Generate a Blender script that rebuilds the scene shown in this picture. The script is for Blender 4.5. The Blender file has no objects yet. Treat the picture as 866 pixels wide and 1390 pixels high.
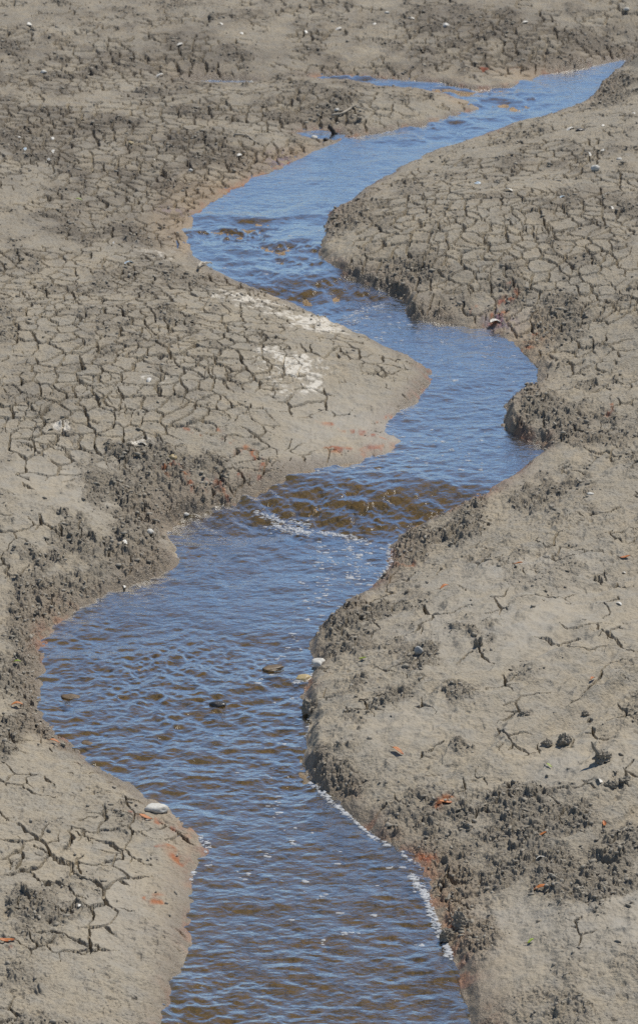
import bpy, math, random
import numpy as np
from mathutils import Vector, noise as mnoise

random.seed(7)
rng = np.random.default_rng(7)
F32 = np.float32
scene = bpy.context.scene
COL = scene.collection

# ------------------------------------------------------------------ camera
CAM_H, PITCH, FPX, CX, CY = 6.0, math.radians(21.0), 3942.0, 433.0, 695.0
cam_data = bpy.data.cameras.new('camera')
cam = bpy.data.objects.new('camera', cam_data)
COL.objects.link(cam)
cam.location = (0, 0, CAM_H)
cam.rotation_euler = (math.radians(90) - PITCH, 0, 0)
cam_data.sensor_fit = 'VERTICAL'
cam_data.sensor_height = 36.0
cam_data.lens = 36.0 * FPX / 1390.0
cam_data.clip_start = 0.1
cam_data.clip_end = 5000
cam_data.dof.use_dof = True
cam_data.dof.focus_distance = 13.5
cam_data.dof.aperture_fstop = 8.0
scene.camera = cam


def plane_point(px, py, z):
    """where a survey sight line from the bridge meets height z"""
    a = (px - CX) / FPX
    b = (py - CY) / FPX
    cp, sp = math.cos(PITCH), math.sin(PITCH)
    dx, dy, dz = a, cp - b * sp, -sp - b * cp
    t = (z - CAM_H) / dz
    return dx * t, dy * t


# ------------------------------------------------------------------ noise
def _hash(ix, iy, seed):
    h = (ix.astype(np.uint32) * np.uint32(374761393)) ^ (iy.astype(np.uint32) * np.uint32(668265263)) ^ np.uint32(seed * 2246822519 & 0xffffffff)
    h = (h ^ (h >> np.uint32(13))) * np.uint32(1274126177)
    h ^= h >> np.uint32(16)
    h = h * np.uint32(2654435761)
    h ^= h >> np.uint32(15)
    return (h & np.uint32(0xffffff)).astype(F32) / F32(0xffffff)


def vnoise(x, y, seed=0):
    x = np.asarray(x, F32); y = np.asarray(y, F32)
    fx = np.floor(x); fy = np.floor(y)
    ix = fx.astype(np.int32); iy = fy.astype(np.int32)
    u = x - fx; v = y - fy
    u = u * u * u * (u * (u * 6 - 15) + 10)
    v = v * v * v * (v * (v * 6 - 15) + 10)
    a = _hash(ix, iy, seed); b = _hash(ix + 1, iy, seed)
    c = _hash(ix, iy + 1, seed); d = _hash(ix + 1, iy + 1, seed)
    return ((a + (b - a) * u) * (1 - v) + (c + (d - c) * u) * v) * 2 - 1


def fbm(x, y, seed=0, octv=4, gain=0.5):
    s = 0; a = 1.0; c, sn = 0.8, 0.6
    for i in range(octv):
        s = s + a * vnoise(x, y, seed + i * 17)
        x, y = (x * c - y * sn) * 2.03 + 5.2, (x * sn + y * c) * 2.03 + 1.7
        a *= gain
    return s


def voronoi(x, y, seed):
    """returns f1, distance to the nearest cell border, cell id value, offset to the cell point"""
    x = np.asarray(x, F32); y = np.asarray(y, F32)
    ix = np.floor(x).astype(np.int32); iy = np.floor(y).astype(np.int32)
    f1 = np.full(x.shape, 9, F32); mx = np.zeros_like(f1); my = np.zeros_like(f1); cid = np.zeros_like(f1)
    pts = []
    for j in (-1, 0, 1):
        for i in (-1, 0, 1):
            jx = _hash(ix + i, iy + j, seed) * F32(.9) + F32(.05); jy = _hash(ix + i, iy + j, seed + 5) * F32(.9) + F32(.05)
            rx = (ix + i) + jx - x; ry = (iy + j) + jy - y
            d = rx * rx + ry * ry
            m = d < f1
            f1 = np.where(m, d, f1); mx = np.where(m, rx, mx); my = np.where(m, ry, my)
            cid = np.where(m, _hash(ix + i, iy + j, seed + 9), cid)
            pts.append((rx, ry))
    edge = np.full(x.shape, 9, F32)
    for rx, ry in pts:
        ex = rx - mx; ey = ry - my
        l = np.sqrt(ex * ex + ey * ey)
        ok = l > 1e-4
        l = np.where(ok, l, 1)
        e = (0.5 * (mx + rx) * ex + 0.5 * (my + ry) * ey) / l
        edge = np.where(ok & (e < edge), e, edge)
    return np.sqrt(f1), edge, cid, mx, my


def sstep(a, b, v):
    t = np.clip((v - a) / (b - a), 0, 1)
    return t * t * (3 - 2 * t)


# ------------------------------------------------------------------ water level
Y_B = plane_point(450, 712, .04)[1]
Y_A = plane_point(500, 418, .1)[1]


def level(x, y):
    """surface of the stream: falls towards the viewer with a drop at each riffle"""
    s = 0.004 * (np.clip(y, -30, 60) - 12)
    yy = y + 0.18 * x
    s = s + 0.115 * sstep(Y_B - .12, Y_B + .62, yy)
    s = s + 0.065 * sstep(Y_A - .12, Y_A + .6, y - .1 * x)
    return s


def level_smooth(x, y):
    return 0.004 * (np.clip(y, -30, 60) - 12) + 0.18 * sstep(Y_B - 2.5, Y_A + 2.5, y)


def water_point(px, py):
    z = 0.0
    for _ in range(6):
        x, y = plane_point(px, py, z)
        z = float(level(np.float64(x), np.float64(y)))
    return x, y


SHORE = [(225,1390),(242,1340),(255,1290),(262,1255),(257,1215),(263,1185),(280,1158),(271,1135),(250,1110),(215,1087),(170,1062),(130,1037),(100,1010),(75,986),(60,960),(57,930),(58,895),(70,862),(95,838),(130,818),(170,798),(215,782),(245,766),(240,745),(225,722),(240,708),(275,695),(320,685),(345,668),(385,650),(430,633),(490,626),(530,612),(545,598),(528,586),(524,574),(545,560),(565,545),(585,520),(578,500),(545,480),(510,464),(470,446),(435,433),(400,412),(360,396),(320,381),(290,366),(262,346),(252,315),(268,290),(300,268),(340,245),(390,222),(430,208),(455,195),(470,188),(520,180),(570,172),(620,158),(650,147),(640,140),(610,129),(570,121),(520,117),(470,109),(430,106.5),(425,105),(440,104),(480,105),(540,109),(600,113),(640,120),(690,118),(740,101),(790,92),(842,82),(900,80),(1000,86),(1300,70),(1300,84),(1000,98),(900,92),(846,89),(818,112),(800,135),(770,150),(700,166),(660,180),(620,195),(580,208),(540,228),(500,252),(470,275),(446,292),(438,315),(430,345),(450,365),(490,385),(520,393),(545,401),(550,414),(545,428),(570,436),(620,442),(672,447),(690,465),(712,482),(730,500),(728,520),(705,535),(682,550),(683,570),(690,588),(710,598),(738,606),(722,625),(690,650),(640,676),(590,701),(550,723),(530,741),(533,765),(505,795),(470,820),(430,850),(418,868),(423,890),(429,905),(418,925),(412,950),(418,980),(415,1010),(412,1035),(425,1062),(450,1087),(480,1112),(510,1138),(545,1160),(570,1180),(580,1215),(590,1250),(604,1280),(612,1300),(625,1345),(640,1390)]
PUDDLES = [[(262,110),(290,108.5),(338,110.5),(338,112.5),(290,113)], [(406,181),(430,177),(455,179),(468,184),(455,190),(425,188)]]
poly_main = [water_point(*p) for p in SHORE]
x0, y0 = poly_main[0]; x1, y1 = poly_main[-1]
poly_main = [(x0 - .1, 6.0), (x0 - .05, y0 - 1.2)] + poly_main + [(x1 + .1, y1 - 1.2), (x1 + .2, 6.0), (x1 + .5, -40), (x0 - .4, -40)]
polys = [poly_main] + [[water_point(*p) for p in q] for q in PUDDLES]


def signed_dist(x, y):
    """> 0 on land, < 0 in the water"""
    best = np.full(x.shape, 1e9, F32)
    inside = np.zeros(x.shape, bool)
    for q in polys:
        ins = np.zeros(x.shape, bool)
        n = len(q)
        for i in range(n):
            ax, ay = q[i]; bx, by = q[(i + 1) % n]
            ex, ey = bx - ax, by - ay
            wx = x - F32(ax); wy = y - F32(ay)
            t = np.clip((wx * F32(ex) + wy * F32(ey)) / F32(ex * ex + ey * ey + 1e-12), 0, 1)
            d = (wx - t * F32(ex)) ** 2 + (wy - t * F32(ey)) ** 2
            np.minimum(best, d, out=best)
            if ey != 0:
                c = ((ay > y) != (by > y)) & (x < (ex / ey) * (y - F32(ay)) + F32(ax))
                ins ^= c
        inside |= ins
    d = np.sqrt(best)
    return np.where(inside, -d, d)


# bank character: (px, py, height, slope, lip)
BANKS = [
    (250,1340,.20,.30,.015),(262,1200,.16,.22,.006),(230,1090,.16,.20,.01),(130,1035,.16,.20,.012),(60,960,.18,.24,.02),(60,880,.16,.26,.02),
    (150,800,.22,.34,.03),(235,760,.22,.34,.04),(235,715,.22,.4,.045),(330,680,.20,.35,.012),(480,626,.22,.20,.004),(545,595,.2,.20,.008),
    (580,520,.25,.24,.03),(500,460,.32,.23,.02),(380,400,.34,.23,.015),(280,360,.34,.23,.01),(250,315,.2,.16,.004),(340,245,.16,.14,.004),(440,205,.14,.16,.006),
    (560,172,.14,.2,.015),(640,145,.12,.2,.01),(520,112,.1,.2,.01),(700,112,.14,.12,.006),(840,76,.2,.15,.01),(960,78,.2,.15,.01),
    (880,98,.45,.7,.06),(960,100,.45,.7,.06),(830,105,.34,.28,.05),(800,135,.34,.25,.03),(680,170,.30,.20,.012),(560,215,.30,.20,.012),(460,285,.28,.24,.03),(432,345,.26,.3,.035),(500,390,.24,.34,.045),
    (550,415,.24,.38,.05),(620,442,.24,.28,.015),(690,465,.24,.26,.01),(730,505,.24,.25,.02),(690,545,.24,.22,.05),(684,575,.24,.4,.11),(725,602,.24,.34,.05),
    (690,650,.24,.22,.015),(590,700,.24,.24,.03),(532,750,.24,.3,.02),(470,820,.24,.22,.02),(418,870,.24,.3,.04),(425,910,.22,.3,.03),(413,960,.24,.32,.05),(415,1030,.24,.34,.07),
    (480,1110,.24,.26,.03),(570,1185,.2,.24,.006),(595,1255,.2,.24,.02),(610,1300,.22,.3,.03),(640,1390,.22,.3,.03)]
BW = [(*water_point(a, b), h, s, l) for a, b, h, s, l in BANKS]


def bank_fields(x, y):
    W = np.full(x.shape, 1e-9, F32); H = np.zeros(x.shape, F32); S = H.copy(); L = H.copy()
    for bx, by, h, s, l in BW:
        d2 = (x - F32(bx)) ** 2 + ((y - F32(by)) * F32(.55)) ** 2
        w = 1 / (d2 + F32(.006)) ** 2
        W += w; H += w * F32(h); S += w * F32(s); L += w * F32(l)
    return H / W, S / W, L / W


def macro(x, y, sd=None):
    x = np.asarray(x, F32); y = np.asarray(y, F32)
    if sd is None:
        sd = signed_dist(x, y)
    H, S, L = bank_fields(x, y)
    d = np.maximum(sd, 0)
    bank = H * (1 - np.exp(-S * d / H)) + L * sstep(0, .07, d)
    far = sstep(.1, 1.3, d)
    und = .045 * vnoise(x / 1.9 + 3, y / 2.6, 3) + .02 * vnoise(x / .8, y / 1.0 + 7, 4)
    z = bank + und * far
    lv = level(x, y); ls = level_smooth(x, y)
    m = sstep(0, .5, d)
    z = z + lv * (1 - m) + ls * m
    return z


def land_point(px, py, it=7):
    z = .15
    for _ in range(it):
        x, y = plane_point(px, py, z)
        z = .5 * z + .5 * float(macro(np.array([x]), np.array([y]))[0])
    return x, y, z


def px_scale(px, py):
    x, y, z = land_point(px, py, 4)
    D = math.sqrt(x * x + y * y + (CAM_H - z) ** 2)
    return D / FPX, D / FPX / ((CAM_H - z) / D)


def blob_list(rows):
    out = []
    for px, py, rx, ry, v in rows:
        x, y, z = land_point(px, py)
        sx, sy = px_scale(px, py)
        out.append((x, y, rx * sx, ry * sy, v))
    return out


def blobs(x, y, lst):
    o = np.zeros(x.shape, F32)
    for bx, by, rx, ry, v in lst:
        g = F32(v) * np.exp(-(((x - F32(bx)) / F32(rx)) ** 2 + ((y - F32(by)) / F32(ry)) ** 2))
        o = o + g - o * g if v <= 1 else np.maximum(o, g)
    return np.clip(o, 0, 1)


def poly_world(lines):
    return [[land_point(*p, it=6)[:2] for p in l] for l in lines]


def line_dist(x, y, lines, reach=.3):
    o = np.full(x.shape, 9, F32)
    for l in lines:
        ax = np.array(l)
        sel = np.nonzero((x > ax[:, 0].min() - reach) & (x < ax[:, 0].max() + reach) & (y > ax[:, 1].min() - reach) & (y < ax[:, 1].max() + reach))[0]
        if not len(sel):
            continue
        X = x[sel]; Y = y[sel]; b = np.full(X.shape, 9, F32); tot = 0
        seg = [math.dist(l[i], l[i + 1]) for i in range(len(l) - 1)]
        T = sum(seg)
        for i in range(len(l) - 1):
            (px, py), (qx, qy) = l[i], l[i + 1]
            ex, ey = qx - px, qy - py
            t = np.clip(((X - px) * ex + (Y - py) * ey) / (ex * ex + ey * ey + 1e-9), 0, 1)
            d = np.hypot(X - px - t * ex, Y - py - t * ey)
            s = (tot + t * seg[i]) / T                      # thin towards both tips
            d = d / (0.35 + 0.65 * np.sqrt(np.clip(4 * s * (1 - s), 0, 1)))
            b = np.minimum(b, d)
            tot += seg[i]
        o[sel] = np.minimum(o[sel], b)
    return o


# ------------------------------------------------------------------ the ground sheet
NROW, NCOL = 2150, 1500
py_rows = np.linspace(1500, -110, NROW)
dep = PITCH + np.arctan((py_rows - CY) / FPX)
yr = CAM_H / np.tan(dep)
near = yr[0] - np.cumsum(np.geomspace(.03, 30, 40))
farr = yr[-1] + np.cumsum(np.geomspace(.1, 260, 45))
yrow = np.concatenate([near[::-1], yr, farr])
u = np.linspace(-1.28, 1.28, NCOL)
ext = np.cumsum(np.geomspace(.006, 30, 48))
ucol = np.concatenate([(-1.28 - ext)[::-1], u, 1.28 + ext])
half = (CX / FPX) * np.sqrt(np.clip(yrow, 9, 45) ** 2 + CAM_H ** 2)
X = (ucol[None, :] * half[:, None]).astype(F32)
Y = np.repeat(yrow[:, None], len(ucol), 1).astype(F32)
R, C = X.shape
x = X.ravel(); y = Y.ravel()
rowstep = np.gradient(yrow).astype(F32)
rs = np.repeat(np.clip(np.abs(rowstep), 0, .2)[:, None], C, 1).ravel()

_k = 3
ri = np.unique(np.append(np.arange(0, R, _k), R - 1)); ci = np.unique(np.append(np.arange(0, C, _k), C - 1))
xc = X[np.ix_(ri, ci)].ravel(); yc = Y[np.ix_(ri, ci)].ravel()


def _w(idx, n):
    p = np.arange(n); a = np.clip(np.searchsorted(idx, p, 'right') - 1, 0, len(idx) - 2)
    return a, ((p - idx[a]) / (idx[a + 1] - idx[a])).astype(F32)


ra, rf = _w(ri, R); ca, cf = _w(ci, C)


def up(f):
    """smooth field worked out on every third vertex, spread to all of them"""
    f = np.asarray(f, F32).reshape(len(ri), len(ci))
    g = f[ra] * (1 - rf)[:, None] + f[ra + 1] * rf[:, None]
    return (g[:, ca] * (1 - cf) + g[:, ca + 1] * cf).ravel()


wob = .022 * fbm(x * 7, y * 5, 11, 3) + .010 * vnoise(x * 35, y * 30, 15)
sd0 = up(signed_dist(xc, yc))
sd = sd0 + wob.astype(F32) * sstep(0, .05, np.abs(sd0) + .02)
d = np.maximum(sd, 0)

CRACK = blob_list([(230,450,230,110,1),(90,390,150,70,.55),(130,545,150,50,1),(60,590,80,40,.6),(60,170,200,70,.55),(230,210,190,70,.85),
    (610,330,150,70,1),(740,310,170,80,.9),(820,430,90,60,.5),(720,60,260,35,.55),(140,80,200,35,.55),(450,145,110,25,.6),(110,1130,110,60,.5),(760,210,120,40,.5)])
SMOOTH = blob_list([(720,850,190,70,1),(560,985,110,35,.8),(800,1030,140,40,.9),(830,1250,120,70,.9),(690,1290,90,50,.8),(480,580,120,55,1),(100,650,130,40,.9),(60,740,70,30,.6),(170,1210,90,110,.7),(720,640,140,40,.5),(620,1110,80,25,.6),(50,1130,80,50,.4)])
ROUGH = blob_list([(200,690,100,65,1),(50,900,80,110,1),(130,795,110,45,1),(290,600,60,40,.45),(30,1010,90,45,.6),(480,840,80,45,.8),(520,930,120,50,.6),(450,1000,50,60,.85),
    (700,1120,180,50,.8),(520,1060,90,40,.6),(650,1180,90,40,.8),(800,1180,80,45,.8),(560,900,70,40,.5),(460,890,50,60,.7),(610,1000,60,25,.5),(580,720,80,40,.9),(650,680,130,40,.6),(760,560,100,50,.6),(700,590,50,25,1),
    (540,395,60,20,.8),(455,305,40,30,.9),(820,120,50,40,.8),(60,1240,120,50,.45),(140,100,200,30,.35),(700,510,120,70,.35),(640,1260,40,30,.7),(760,420,140,50,.4)])
PALE = blob_list([(345,408,70,22,.62),(425,440,55,16,.72),(372,490,34,16,1),(408,500,36,15,1),(420,522,22,11,.8),(380,528,26,8,.7),(230,345,90,22,.35),(203,517,30,9,.8),(75,580,24,7,.7),(190,600,20,6,.6)])
WETP = blob_list([(120,650,120,40,.6),(640,850,200,40,.5),(560,980,120,35,.6),(800,1030,140,30,.6),(480,580,110,50,.9),(700,770,150,25,.4),(700,1250,120,40,.35),(830,1250,90,50,.5),(620,1110,120,30,.4),(170,1220,90,90,.4),(720,420,60,25,.5),(660,640,60,10,.3)])
RUSTL = poly_world([[(205,628),(240,632),(280,648),(300,660),(318,680)],[(292,580),(318,605),(332,622)],[(320,640),(345,650)],[(690,388),(694,402),(676,412),(660,432)],[(642,425),(665,405)],
    [(510,572),(535,566),(548,562)],[(430,570),(500,590),(540,600)],[(440,610),(480,616),(520,606)],[(175,1100),(205,1109),(240,1120),(262,1128)],[(218,1150),(240,1163),(250,1172)],[(195,1215),(220,1224)],
    [(805,566),(838,552)],[(60,880),(85,862),(110,848)],[(600,1266),(622,1256)],[(570,1165),(600,1160)],[(585,1095),(613,1086)],[(215,640),(262,655),(300,672)],[(330,600),(352,628),(345,650)],[(700,392),(685,404),(655,418)],[(690,425),(672,440),(650,440)],[(0,1277),(18,1276)],
    [(310,262),(350,243),(395,220)],[(255,300),(275,285),(300,270)],[(250,770),(225,785)],[(640,95),(710,92)],[(690,475),(730,455)],[(700,465),(715,460)],[(530,770),(560,772)],[(700,480),(745,460)],[(270,590),(240,580)]])
PURPLE = blob_list([(672,428,16,10,1),(385,217,22,8,.9),(690,440,12,6,.6),(240,287,26,5,.5)])
SHOAL = [(*water_point(a, b), ra * px_scale(a, b)[0], rb * px_scale(a, b)[1], v) for a, b, ra, rb, v in [(240,905,150,34,.9),(180,960,110,30,.6),(340,312,95,26,1),(400,345,70,18,.8),(430,395,90,28,1),(470,690,110,28,1),(600,162,90,16,1),(560,190,60,8,.8),(690,140,70,10,1),(600,122,70,8,1),(480,107,60,4,1),(275,762,50,10,.6),(690,125,60,12,.7),(350,360,80,14,.5)]]
HAND = poly_world([[(872,892),(830,900),(808,922),(790,935),(768,958),(755,966)],[(803,860),(826,866),(840,876),(852,884),(868,882)],[(766,886),(803,884),(830,881)],[(758,852),(781,856),(826,850)],[(702,820),(736,813),(781,808)],
    [(623,799),(630,801),(636,807)],[(540,866),(562,860),(585,835),(572,822)],[(585,835),(611,832),(638,826)],[(649,884),(657,899),(674,909)],[(634,943),(668,937),(702,933)],[(683,960),(709,950),(743,937)],[(834,792),(856,802)],[(807,783),(817,790)],[(777,751),(811,752)],
    [(0,1185),(26,1181),(43,1187),(54,1199),(73,1200),(93,1206),(104,1215),(118,1222)],[(17,1225),(26,1217),(52,1221),(73,1228),(83,1235),(97,1234),(113,1230),(128,1235),(135,1229),(150,1230),(184,1236)],[(43,1268),(70,1264),(100,1273),(125,1285)],[(85,1290),(110,1293),(140,1285)],
    [(0,1060),(35,1068),(40,1078),(85,1084)],[(40,1150),(80,1165),(105,1175),(115,1190)],[(95,1125),(105,1137),(90,1155)],[(105,1130),(150,1145),(165,1170)],[(150,1145),(180,1172)],[(108,1112),(140,1107)],[(165,1170),(140,1176)],[(178,1166),(212,1175)],
    [(21,598),(45,608),(55,617),(74,624)],[(64,605),(80,615),(107,623)],[(106,605),(121,612),(140,615)],[(42,719),(54,712),(55,700)],[(55,707),(83,726),(111,731)],[(83,726),(81,712),(87,705)],[(111,731),(113,717),(107,705)],[(111,726),(149,726)],
    [(160,560),(140,545),(150,530)],[(0,670),(20,672)],[(30,655),(45,668)],[(385,780),(400,770)],[(360,140),(400,150),(425,146)],[(245,200),(265,212),(300,222)],[(240,196),(258,205)],[(50,270),(100,262),(135,268)],
    [(748,300),(745,330),(760,350)],[(560,318),(575,305)],[(470,395),(500,388)],[(845,585),(820,590),(815,602)],[(795,610),(840,625)],[(700,560),(740,565),(738,580)],[(707,570),(725,585)],
    [(725,868),(760,872),(790,868)],[(618,905),(640,890)],[(610,760),(640,756)],[(866,720),(820,730)],[(845,690),(800,700)],[(760,640),(800,648)],[(560,1120),(600,1112)],[(800,970),(799,982)]])

HB, SB, LB = (up(f) for f in bank_fields(xc, yc))
UND = up(.045 * vnoise(xc / 1.9 + 3, yc / 2.6, 3) + .02 * vnoise(xc / .8, yc / 1.0 + 7, 4))


def macro_full(sd):
    d = np.maximum(sd, 0)
    zz = HB * (1 - np.exp(-SB * d / HB)) + LB * sstep(0, .07, d) + UND * sstep(.1, 1.3, d)
    m = sstep(0, .5, d)
    return zz + level(x, y) * (1 - m) + level_smooth(x, y) * m


crackm = up(blobs(xc, yc, CRACK))
rough = up(blobs(xc, yc, ROUGH))
pale = up(blobs(xc, yc, PALE))
smooth = up(blobs(xc, yc, SMOOTH))
wetp = up(blobs(xc, yc, WETP))
n1 = up(fbm(xc * 1.7, yc * 1.4, 21, 4))
n2 = fbm(x * 6, y * 4, 31, 4)
n3 = fbm(x * 22, y * 18, 41, 4)
rough = np.clip(sstep(.3, .75, rough * (1 + .45 * n1) + .36 * n2 + .12 * n3) , 0, 1)
rough = np.maximum(rough, .65 * (1 - .8 * smooth) * sstep(.25, .9, n2 + .45 * n1) * sstep(.05, .3, d))
crackm = np.clip(crackm * (1.05 + .5 * n1) + .1, 0, 1) * (1 - .75 * rough)

z = macro_full(sd)
land = sstep(0.0, .12, d)
land0 = sstep(-.01, .05, sd)
# gentle undulation, flow marks and grit of the mud
z = z + land * (.016 * n2 * (.5 + .5 * rough) * (1 - .65 * crackm) + .006 * n3 * (.45 + rough) * (1 - .75 * crackm) + .0022 * fbm(x * 14 + y * 9, y * 24 - x * 6, 51, 3))
grit = sstep(.05, .8, fbm(x * 3.1, y * 2.4, 63, 3) + .3) * (1 - .85 * smooth) * (1 - .85 * crackm)
z = z + land0 * .0042 * fbm(x * 70, y * 55, 61, 2) * ((.3 + .7 * grit) * (1 - .7 * smooth) + rough)
pock = sstep(.42, .8, vnoise(x * 34, y * 27, 64)) * grit
z = z - land * .012 * pock
al = -.59 * x - .8 * y; ac = .8 * x - .59 * y
rill = 1 - np.abs(vnoise(ac * 5.5 + .5 * n1, al * .9, 55)) * 2
rill2 = 1 - np.abs(vnoise(ac * 13 + .7 * n2, al * 2.2, 56)) * 2
right = sstep(.15, .6, d) * sstep(-.2, .6, x - (sstep(20, 14, y) * .1)) * sstep(21, 17, y)
z = z + right * (.022 * rill + .011 * rill2) * (1 - .5 * rough)
# churned crumbly mud: clods with crevices between them
wx = x + .02 * n3 + .012 * vnoise(x * 60, y * 50, 71); wy = y + .024 * vnoise(x * 30, y * 26, 72) + .02 * vnoise(x * 70, y * 50, 73)
f1, eg, cid, mx, my = voronoi(wx / .062, wy / .075, 81)
tilt = (cid - .5) * mx * 1.2 + (_hash((cid * 9999).astype(np.int32), (cid * 777).astype(np.int32), 3) - .35) * my * 1.6
clod = (cid ** 1.6 * .022 + tilt * .026) * sstep(0, .22, eg)
f1b, egb, cidb, mxb, myb = voronoi(wx / .026 + 9, wy / .034 + 4, 82)
clod = clod + (cidb ** 2 * .013 + (cidb - .4) * myb * .022) * sstep(0, .3, egb)
z = z + rough * sstep(-.02, .06, sd) * (clod - .008)
# drying cracks
cw = .06 * fbm(x * 3.2, y * 3.0, 91, 3) ; cw2 = .06 * fbm(x * 3.2 + 40, y * 3.0, 95, 3)
j1 = .009 * vnoise(x * 25, y * 22, 96); j2 = .011 * vnoise(x * 25 + 9, y * 22, 97)
cs = .15 + .05 * sstep(18, 30, y)
_, e1, c1, m1x, m1y = voronoi((x + cw + j1) / .130, (y + cw2 + j2) / .18, 101)
e1 = e1 * .148
cwid = np.maximum(.0060, .50 * rs)
_sx, _sy, _ = land_point(213, 1104)
nostone = 1 - np.exp(-((x - _sx) / .09) ** 4 - ((y - _sy) / .13) ** 4)
gate = crackm - .22 * smooth * (1 - crackm) + .6 * vnoise(x * 5.5, y * 4.5, 103) + .25 * vnoise(x * 14, y * 11, 104)
wid1 = cwid * (.55 + 1.1 * np.clip(gate, 0, 1.1)) * sstep(.20, .50, gate) * nostone
ck = np.where(wid1 > 1e-4, 1 - sstep(.72, 1.12, e1 / np.maximum(wid1, 1e-5)), 0)
curl = np.exp(-e1 / .03) * .006 * crackm
_, e2, _, _, _ = voronoi((x + cw * .8 + j1 * 1.5) / .085 + 3, (y + cw2 * .8 + j2 * 1.5) / .13 + 7, 105)
e2 = e2 * .1
gate2 = crackm * .85 + .6 * vnoise(x * 7, y * 6, 106) + .25 * vnoise(x * 19, y * 15, 107)
wid2 = cwid * .62 * sstep(.72, .95, gate2)
ck2 = np.where(wid2 > 1e-4, 1 - sstep(.55, 1.15, e2 / np.maximum(wid2, 1e-5)), 0)
hd = (1 - nostone) * .2 + line_dist(x + .022 * vnoise(x * 12, y * 10, 111) + .008 * vnoise(x * 45, y * 40, 112), y + .03 * vnoise(x * 12 + 5, y * 10, 113) + .012 * vnoise(x * 45, y * 40, 114), HAND)
wid3 = np.maximum(.010, .5 * rs) * (.8 + .5 * vnoise(x * 16, y * 14, 115))
ck3 = 1 - sstep(.6, 1.15, hd / wid3)
z = z + land * curl * 1.4 + land * crackm * (.005 * (c1 - .5) + .05 * (c1 - .5) * m1y * .18 * .35 + .03 * (((c1 * 7.3) % 1) - .5) * m1x * .13)
z = z - sstep(.02, .1, sd) * np.maximum(np.maximum(ck * (.040 + .014 * crackm), ck2 * .026), ck3 * .045)
z = z + land * ck3 * 0 + land * .006 * np.exp(-hd / .03)
# stream bed
depth = np.clip(-sd, 0, 1)
sho = up(blobs(xc, yc, SHOAL))
bedn = .012 * n2 + .01 * n3
f1s, egs, cids, _, _ = voronoi(x / .05 + 2, y / .06, 121)
stones = (cids ** 2 * .022) * sstep(0, .3, egs) * (.35 + .65 * sho)
bed = -np.minimum(.5 * depth, (.075 - .052 * sho)) + (bedn + stones) * sstep(0, .12, depth)
bar = sho * sstep(17, 19, y) * sstep(.0, .4, vnoise(x * 4.5 + .6 * n2, y * 6.5, 123) + .45 * n3 + .1) * sstep(.03, .12, depth)
z = np.where(sd < 0, level(x, y) + np.minimum(bed + .022 * bar, (.03 * sho - .004 - .004 * (1 - sho)) * (1 - sstep(17, 18.5, y)) + sstep(17, 18.5, y) * (-.022 + .012 * bar)), z)
Z = z.reshape(R, C)


def make_grid(name, vx, vy, vz, keep=None):
    r, c = vx.shape
    idx = np.arange(r * c, dtype=np.int32).reshape(r, c)
    q = np.stack([idx[:-1, :-1], idx[:-1, 1:], idx[1:, 1:], idx[1:, :-1]], -1).reshape(-1, 4)
    co = np.stack([vx.ravel(), vy.ravel(), vz.ravel()], -1).astype(F32)
    used = None
    if keep is not None:
        k = keep.ravel()
        q = q[k[q].any(1)]
        used = np.unique(q)
        remap = np.zeros(r * c, np.int32); remap[used] = np.arange(len(used))
        q = remap[q]; co = co[used]
    me = bpy.data.meshes.new(name)
    me.vertices.add(len(co)); me.vertices.foreach_set('co', co.ravel())
    me.loops.add(q.size); me.loops.foreach_set('vertex_index', q.ravel().astype(np.int32))
    me.polygons.add(len(q)); me.polygons.foreach_set('loop_start', np.arange(0, q.size, 4, dtype=np.int32))
    me.update(calc_edges=True)
    me.shade_smooth() if hasattr(me, 'shade_smooth') else None
    return me, used


def attr(me, name, r, g, b, a):
    at = me.attributes.new(name, 'FLOAT_COLOR', 'POINT')
    at.data.foreach_set('color', np.stack([r, g, b, a], -1).astype(F32).ravel())


ground_me, _ = make_grid('mud_flat', X, Y, Z)
rl = line_dist(x + .03 * vnoise(x * 14, y * 12, 131), y + .05 * vnoise(x * 12, y * 10, 132), RUSTL)
rust = np.exp(-(rl / .028) ** 2) * sstep(-.55, .4, vnoise(x * 40, y * 22, 133) + .5 * n2)
edge_rust = np.exp(-(np.maximum(sd, 0) / .06) ** 2) * sstep(-.1, .7, vnoise(x * 2.2, y * 1.3, 134) + .6 * vnoise(x * 18, y * 10, 135))
rust = np.clip(rust * sstep(-.75, .35, vnoise(x * 16, y * 9, 137) + .5 * n3) + .5 * edge_rust * sstep(-.6, .4, n3), 0, 1)
TANB = blob_list([(300,262,90,26,1),(400,212,70,14,1),(245,305,40,28,1),(640,142,60,8,.9),(700,100,70,8,.9),(500,600,80,20,.5),(718,470,40,22,.8),(690,440,50,10,.7),(600,1225,40,60,.5),(250,1150,30,60,.6),(100,850,50,30,.5)])
tanb = up(blobs(xc, yc, TANB))
tan = np.exp(-(np.maximum(sd, 0) / (.14 + .22 * tanb))) * np.clip(sstep(-.6, .5, n1) * .5 + tanb, 0, 1)
wetband = np.exp(-(np.maximum(sd - .02, 0) / (.11 + .06 * n1)) ** 2) * sstep(-.9, .1, n2 + .3)
film = np.clip(wetp * (.7 + .9 * n1 + .5 * vnoise(ac * 4, al * 1.2, 57)), 0, 1) * (1 - rough)
wet = wetband * (1 - .75 * tanb)
palem = sstep(.26, .78, pale * (.80 + .5 * n2 + .7 * n3 + .35 * (c1 - .5) + .45 * vnoise(x * 55, y * 42, 138))) * sstep(.02, .1, d)
purple = up(blobs(xc, yc, PURPLE)) * sstep(-.2, .5, vnoise(x * 30, y * 20, 136)) * (sd > 0)
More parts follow.
